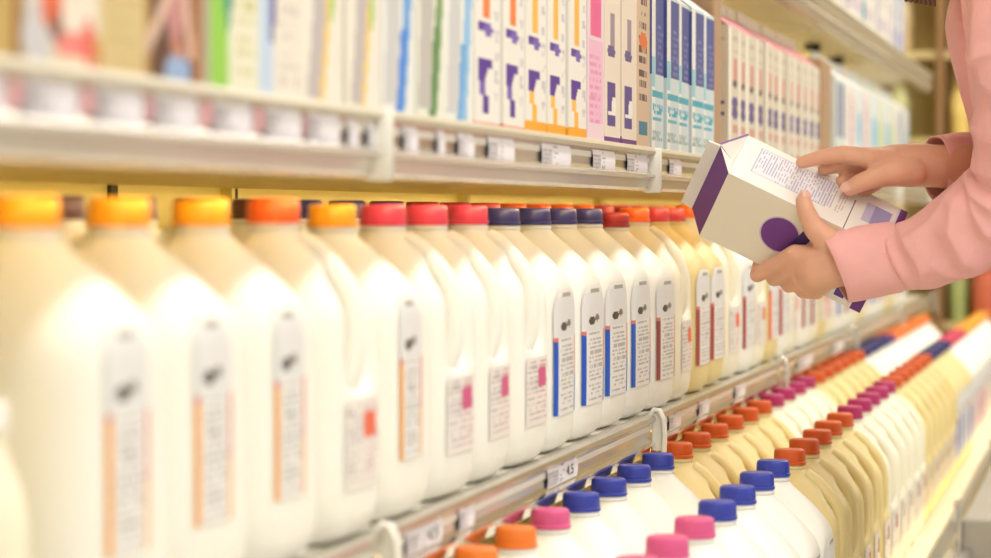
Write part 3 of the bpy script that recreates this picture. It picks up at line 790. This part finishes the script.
# near (left) arm and hand
lw = A(848, 263, -.004)
chain(b, [(nsh, .043), (nel, .036), (at(960, 232, 3.05), .030), (A(895, 257, .002), .025), (lw, .0262)])
chain(b, [(lw, .0265), (A(832, 264, .0), .0285), (A(818, 268, .006), .029)])
palm = [(A(795, 254, .006), .0116), (A(797, 268, .014), .0116), (A(805, 281, .018), .0112), (A(816, 291, .022), .0104)]
for (p, r) in palm: chain(b, [(A(832, 264, .002), .024), (p, r)])
for i in range(3): chain(b, [palm[i], palm[i + 1]])
for (mc, al, r, t1, t2) in ((palm[0], .392, .0094, .026, .046), (palm[1], .485, .0092, .030, .052), (palm[2], .575, .0088, .028, .048), (palm[3], .660, .0080, .022, .038)):
    chain(b, [mc, (U(al, -.006 if al < .4 else .001, r + .001), r), (U(al - .02, t1, r), r * .92), (U(al - .01, t2, r * .9), r * .80)], 14)
th = [(A(838, 250, -.006), .018), (A(826, 240, -.012), .0158), (A(814.5, 229, -.013), .0128), (A(806, 211, -.0125), .0108), (A(803.5, 200, -.004), .0092)]
chain(b, th, 14)
# far (right) arm and hand
rw = A(938, 166, .060)
chain(b, [(fsh, .045), (fel, .038), (at(1020, 172, 3.2), .036), (rw, .0255)])
chain(b, [(rw, .0255), (A(915, 165, .06), .0265), (A(893, 164, .058), .0235)])
mc = [(A(868, 158, .038), .0125), (A(864, 157, .058), .0122), (A(868, 161, .076), .0115), (A(878, 170, .090), .0105)]
for (p, r) in mc: chain(b, [(A(905, 164, .06), .0215), (p, r)])
for i in range(3): chain(b, [mc[i], mc[i + 1]])
chain(b, [mc[0], (A(843, 154, .040), .0104), (A(820, 157.5, .042), .0092), (A(802, 162.5, .0475), .0076)], 14)
chain(b, [mc[1], (A(846, 163, .058), .0098), (A(832, 167, .062), .0088), (A(824, 169, .060), .0078)], 14)
chain(b, [mc[2], (A(856, 172, .070), .0094), (A(847, 178, .062), .0085), (A(842, 181, .056), .0075)], 14)
chain(b, [mc[3], (A(876, 184, .072), .0085), (A(868, 189, .060), .0078), (A(862, 191, .054), .007)], 14)
rt = [(A(912, 172, .042), .0185), (A(896, 173, .034), .0165), (A(878, 176.5, .027), .0132), (A(862, 182, .026), .0112), (A(850, 188, .030), .0096)]
chain(b, rt, 14)
body = b.build('body', M['skin'], person)
rm = body.modifiers.new('remesh', 'REMESH'); rm.mode = 'VOXEL'; rm.voxel_size = .0022; rm.use_smooth_shade = True
sm = body.modifiers.new('smooth', 'SMOOTH'); sm.factor = .5; sm.iterations = 3
# nails
def nail(tip, prev, nrm, r):
    ax = (tip - prev).normalized(); n = (nrm - ax * nrm.dot(ax)).normalized(); sd = ax.cross(n)
    R = Matrix((ax, sd, n)).transposed()
    m = MB(); m.ellipsoid(tip + ax * r * .25 + n * r * .72 - PO, r * .85, r * .72, r * .28, R, 16); m.build('fingernail', M['nail'], person)
nail(rt[-1][0], rt[-2][0], cvec(.05, -.5, -.85), .0096)
nail(th[-1][0], th[-2][0], cvec(.5, -.35, -.8), .0092)
# eyes
for sy in (-1, 1):
    m = MB(); m.ellipsoid(headc - PO + fdir * .078 + Yf * .031 * sy - udir * .004, .011, .012, .010); m.build('eye', M['eye'], person)
# shirt
b = MB()
sl = [(A(890, 260, .0), .035), (A(905, 257, -.005), .0385), (A(928, 251, -.01), .0435), (A(960, 234, -.02), .052), (A(1000, 210, -.03), .060), (nel, .061), (at(1028, 110, 2.98), .062), (at(1021, 30, 2.95), .063), (nsh, .064)]
chain(b, sl, 24)
chain(b, [(at(966, 170, 3.22), .040), (at(1010, 170, 3.24), .050), (fel, .058), (at(1060, 60, 3.33), .060), (fsh, .064)], 24)
for sy, sh in ((-1, nsh), (1, fsh)):
    b.capsule(neckb - PO - Zf * .035, .06, sh - PO, .062, 24)
    b.capsule((waist + Yf * .06 * sy) - PO, .098, (at(1036, 30, 3.15) + Yf * .05 * sy) - PO, .104, 24)
    b.capsule((hipc + Zf * .0 + Yf * .07 * sy) - PO, .124, (waist + Yf * .055 * sy) - PO, .098, 24)
    b.capsule((at(1040, 30, 3.15) + Yf * .05 * sy) - PO, .095, (at(1022, -40, 3.15) + Yf * .06 * sy) - PO, .075, 24)
# folds of the cloth (raised ridges)
def ridge(pts, r): chain(b, [(p, q) for p, q in zip(pts, r)], 12)
def fold(seq_, dd, r):
    ridge([A(x, y, d) for (x, y), d in zip(seq_, dd)], r)
shirt = b.build('shirt', M['shirt'], person)
rm = shirt.modifiers.new('remesh', 'REMESH'); rm.mode = 'VOXEL'; rm.voxel_size = .0028; rm.use_smooth_shade = True
sm = shirt.modifiers.new('smooth', 'SMOOTH'); sm.factor = .5; sm.iterations = 5
dg = bpy.context.evaluated_depsgraph_get()
me = bpy.data.meshes.new_from_object(shirt.evaluated_get(dg)); me.name = 'shirt'
# cloth folds: (polyline on the sleeve, height, width of the steep side, width of the long side), millimetre-true in the sleeve's surface
FOLDS = [([(884, 226), (889, 250), (899, 270), (913, 290)], 5, 4, 9), ([(897, 222), (906, 246), (919, 266), (923, 286)], 6, 5, 14), ([(966, 178), (950, 202), (933, 224), (916, 238), (902, 246)], 8, 5, 18),
         ([(975, 186), (957, 212), (950, 234), (962, 258), (985, 272)], 8, 7, 16), ([(978, 190), (976, 212), (983, 230), (1000, 244)], 7, 5, 15), ([(966, 172), (980, 196), (1004, 216)], 7, 5, 14),
         ([(964, 146), (982, 166), (1008, 180)], 7, 6, 16), ([(968, 116), (986, 136), (1012, 142)], 6, 6, 16), ([(960, 40), (974, 60), (998, 48)], 6, 5, 12), ([(976, -10), (979, 40), (986, 80), (1004, 100)], 8, 5, 18),
         ([(958, -20), (962, 40), (966, 100), (968, 140)], -9, 4, 6), ([(930, 262), (944, 272), (966, 272)], 5, 5, 12)]
Ri = RM.transposed(); cw = Vector((0, 0, CZ))
def px_of(p):
    q = Ri @ (p - cw); d = -q.z
    return q.x / d * F + 495.5, -q.y / d * F + 279, d
nrm = [v.normal.copy() for v in me.vertices]
for v, nn in zip(me.vertices, nrm):
    w_ = v.co + PO; x, y, d = px_of(w_)
    if d > 3.1 or y > 320 or y < -60: continue
    face = nn.dot((cw - w_).normalized())
    if face < -.1: continue
    h = 0
    for pts, amp, w1, w2 in FOLDS:
        best = 1e9; sg = 1; tt = 0; n = len(pts) - 1
        for k in range(n):
            ax, ay = pts[k]; dx, dy = pts[k+1][0] - ax, pts[k+1][1] - ay
            f = max(0, min(1, ((x - ax) * dx + (y - ay) * dy) / (dx * dx + dy * dy)))
            ex, ey = x - ax - dx * f, y - ay - dy * f; r = math.hypot(ex, ey)
            if r < best: best = r; sg = dx * ey - dy * ex; tt = (k + f) / n
        if best > 50: continue
        wd = w1 if sg > 0 else w2
        tp = min(1, tt / .25, (1 - tt) / .25); tp = .15 + .85 * tp
        h += amp * tp * math.exp(-(best / wd) ** 1.6)
    v.co += nn * (h * .0016 * min(1, (face + .1) / .4))
shirt.modifiers.clear(); shirt.data = me
for q in me.polygons: q.use_smooth = True
tx = bpy.data.textures.new('cloth_folds', 'CLOUDS'); tx.noise_scale = .07; tx.noise_depth = 1
dm = shirt.modifiers.new('folds', 'DISPLACE'); dm.texture = tx; dm.strength = .005; dm.mid_level = .5; dm.texture_coords = 'LOCAL'
def cuff(name, p0, p1, r0, r1, nrm0=None, squash=.86):
    m = MB(); t = (p1 - p0).normalized(); seg = 40
    up = Zf; x = t.cross(up).normalized(); y = x.cross(t).normalized()
    rings = []
    n0 = nrm0.normalized() if nrm0 else t
    N = 9
    prof = [(k / (N - 1), 0.0) for k in range(N)]
    def ring(f, ins):
        r = r0 + (r1 - r0) * f + .0012 * math.sin(f * PI) - ins; out = []
        for j in range(seg):
            a = 2 * PI * j / seg
            p = x * r * squash * math.cos(a) + y * r * math.sin(a)
            c = p0 + (p1 - p0) * f
            sh = -(p.dot(n0)) / max(.3, t.dot(n0)) * (1 - f) if nrm0 else 0
            wob = .0010 * math.sin(3 * a + f * 4) + .0006 * math.sin(7 * a)
            out.append(c + p * (1 + wob / r) + t * sh - PO)
        return out
    for f, _ in reversed(prof): rings.append(ring(f, .0028))
    rings.append(ring(-.012, .0014))
    for f, _ in prof: rings.append(ring(f, 0))
    m.loft(rings, cap=False)
    o = m.build(name, M['shirt'], person, angle=70)
    # stitched edge seam
    return o
cuff('cuff', A(834, 267, -.004), A(897, 257, -.004), .0420, .0415, cvec(.92, -.38, .0))
cuff('cuff', A(936, 168, .075), at(985, 168, 3.215), .0400, .0430, cvec(.95, -.05, .3))
# hair
b = MB()
b.ellipsoid(headc - PO - fdir * .022 + udir * .022, .098, .088, .102, Matrix.Rotation(-.45, 3, 'Y'))
for k in range(9):
    a = -1 + k / 4.0
    st = headc + Yf * .07 * a + udir * .03 - fdir * .02
    en = at(1010 + 18 * abs(a), -45, 3.12) + Yf * .07 * a
    chain(b, [(st, .03), ((st + en) / 2 - Xf * .045, .028), (en - Xf * .06, .016)], 10)
for k in range(7):                                            # front lock hanging beside the face
    st = headc + Yf * (-.075 + .002 * k) - udir * .02 + fdir * (.01 + .004 * k)
    chain(b, [(st, .012), (at(930 - 2 * k, -60 + k, 3.03 + .004 * k), .013), (at(930 - 4 * k, -20 - 2 * k, 3.03 + .004 * k), .0062), (at(934 - 4.6 * k, 5 - .9 * k, 3.03 + .004 * k), .0026)], 10)
hair = b.build('hair', M['hair'], person, angle=80)
# trousers and shoes
b = MB()
for sy in (-1, 1):
    hip = hipc + Yf * .085 * sy
    knee = Vector((hip.x - .02, hip.y + .01 * sy, .50)); ank = Vector((hip.x + .03, hip.y + .01 * sy, .10))
    chain(b, [(hip - Zf * .03, .105), (knee, .070), (ank, .056)], 20); b.capsule(hip - PO, .105, hipc - PO, .11, 20)
tr = b.build('trousers', M['trouser'], person)
rm = tr.modifiers.new('remesh', 'REMESH'); rm.mode = 'VOXEL'; rm.voxel_size = .008; rm.use_smooth_shade = True
for sy in (-1, 1):
    ank = Vector((hipc.x + .03, hipc.y + .095 * sy, .06)) - PO
    m = MB(); m.box((ank.x - .20, ank.y - .042, 0), (ank.x + .055, ank.y + .042, .018), bev=.006)
    m.ellipsoid(ank + Vector((-.08, 0, -.02)), .125, .042, .045); m.ellipsoid(ank + Vector((.01, 0, .0)), .05, .042, .055)
    m.build('shoe', M['shoe'], person)

# ------------------------------------------------------------------ far produce shelving across the end of the aisle
fx = thing('produce_shelving', 'olive shelving of blurred produce across the far end of the aisle', 'shelving', (-.4, 10.0, 0))
m = MB(); m.box((-1.6, .11, 0), (1.8, .15, 2.6)); m.build('back_panel', mat('olive_panel', (206, 182, 112), .7, var=.12, vscale=4), fx, smooth=False)
FZ = [.35, .72, 1.08, 1.40, 1.72, 2.04]
for z in FZ:
    m = MB(); m.box((-1.6, -.10, z - .025), (1.8, .11, z)); m.build('shelf_board', mat('shelf_tan', (216, 194, 136), .5), fx, smooth=False)
for x in (-1.6, -.262, .8, 1.78):
    m = MB(); m.box((x, -.11, 0), (x + .03, .14, 2.6)); m.build('side_panel', mat('panel_brown', (150, 112, 70), .6), fx, smooth=False)
PC = [('orange', (226, 120, 56)), ('olive', (180, 164, 92)), ('yellow', (226, 194, 110)), ('brown', (160, 120, 76)), ('green', (164, 172, 104)), ('tan', (216, 190, 138)), ('red', (206, 104, 70)), ('pale green', (204, 200, 144))]
PM = [mat('produce_' + c.replace(' ', '_'), v, .6, var=.15, vscale=20) for c, v in PC]
zn = ['lowest shelf', 'second shelf up', 'third shelf up', 'fourth shelf up', 'fifth shelf up', 'sixth shelf up']
rp = random.Random(4)
for zi, z in enumerate(FZ):
    x = -1.05; n = 0; cnt = {}
    while x < -.1:
        w = rp.uniform(.07, .12); h = rp.uniform(.20, .27); ci = rp.randrange(len(PC)); n += 1
        if -.70 < x < -.63 or -.70 < x + w < -.63 or (x < -.70 and x + w > -.63): x = -.62
        t = thing('produce_bag', '%s bag, %s from the left, %s at the aisle end' % (PC[ci][0], ORD[n], zn[zi]), 'bag', (x + w / 2, 10.0, z + .0006), group='produce bags at the aisle end')
        m = MB(); rings = []
        for k in range(9):
            f = k / 8; wx = w / 2 * .94 * (1 - .55 * max(0, f - .7) / .3) * (.9 + .1 * math.sin(f * PI)); dy = .075 * (1 - .8 * max(0, f - .55) / .45)
            rings.append([(wx * math.copysign(abs(math.cos(a)) ** .6, math.cos(a)), dy * math.copysign(abs(math.sin(a)) ** .6, math.sin(a)), h * f) for a in [2 * PI * j / 20 for j in range(20)]])
        m.loft(rings); m.build('bag_body', PM[ci], t)
        m = MB(); m.box((-w * .25, -.012, h - .002), (w * .25, .012, h + .02), bev=.004); m.build('bag_tie', PM[(ci + 3) % 8], t)
        x += w + .012

# ------------------------------------------------------------------ lamps and light
def ceiling_lamp(x, y, k):
    t = thing('ceiling_light', 'long ceiling light over the aisle', 'light', (x, y, 3.3), group='ceiling lights over the aisle')
    m = MB(); m.box((-.17, -.62, -.05), (.17, .62, 0)); m.build('housing', M['case_white'], t, smooth=False)
    m = MB(); m.box((-.15, -.6, -.062), (.15, .6, -.05)); m.build('diffuser', M['lamp'], t, smooth=False)
    l = bpy.data.lights.new('ceiling_lamp', 'AREA'); l.shape = 'RECTANGLE'; l.size = .3; l.size_y = 1.2; l.energy = 30; l.color = (1, .98, .945)
    lo = bpy.data.objects.new('ceiling_lamp', l); COL.objects.link(lo); lo.location = (x, y, 3.22)
for k, y in enumerate((-.8, 1.2, 3.2, 5.2, 7.2, 9.2)):
    ceiling_lamp(.35, y, k); ceiling_lamp(2.4, y, k)
ceiling_lamp(-.55, 9.2, 7)  # extra lamp added to brighten the far shelving
w = bpy.data.worlds.new('world'); SC.world = w; w.use_nodes = True
bg = w.node_tree.nodes['Background']; bg.inputs['Color'].default_value = (1.0, .97, .915, 1); bg.inputs['Strength'].default_value = 1.08

SC.view_settings.view_transform = 'Standard'; SC.view_settings.look = 'None'
SC.view_settings.gamma = 1.0; SC.view_settings.use_curve_mapping = False
SC.view_settings.exposure = -0.66
SC.cycles.use_denoising = True
SC.cycles.max_bounces = 10
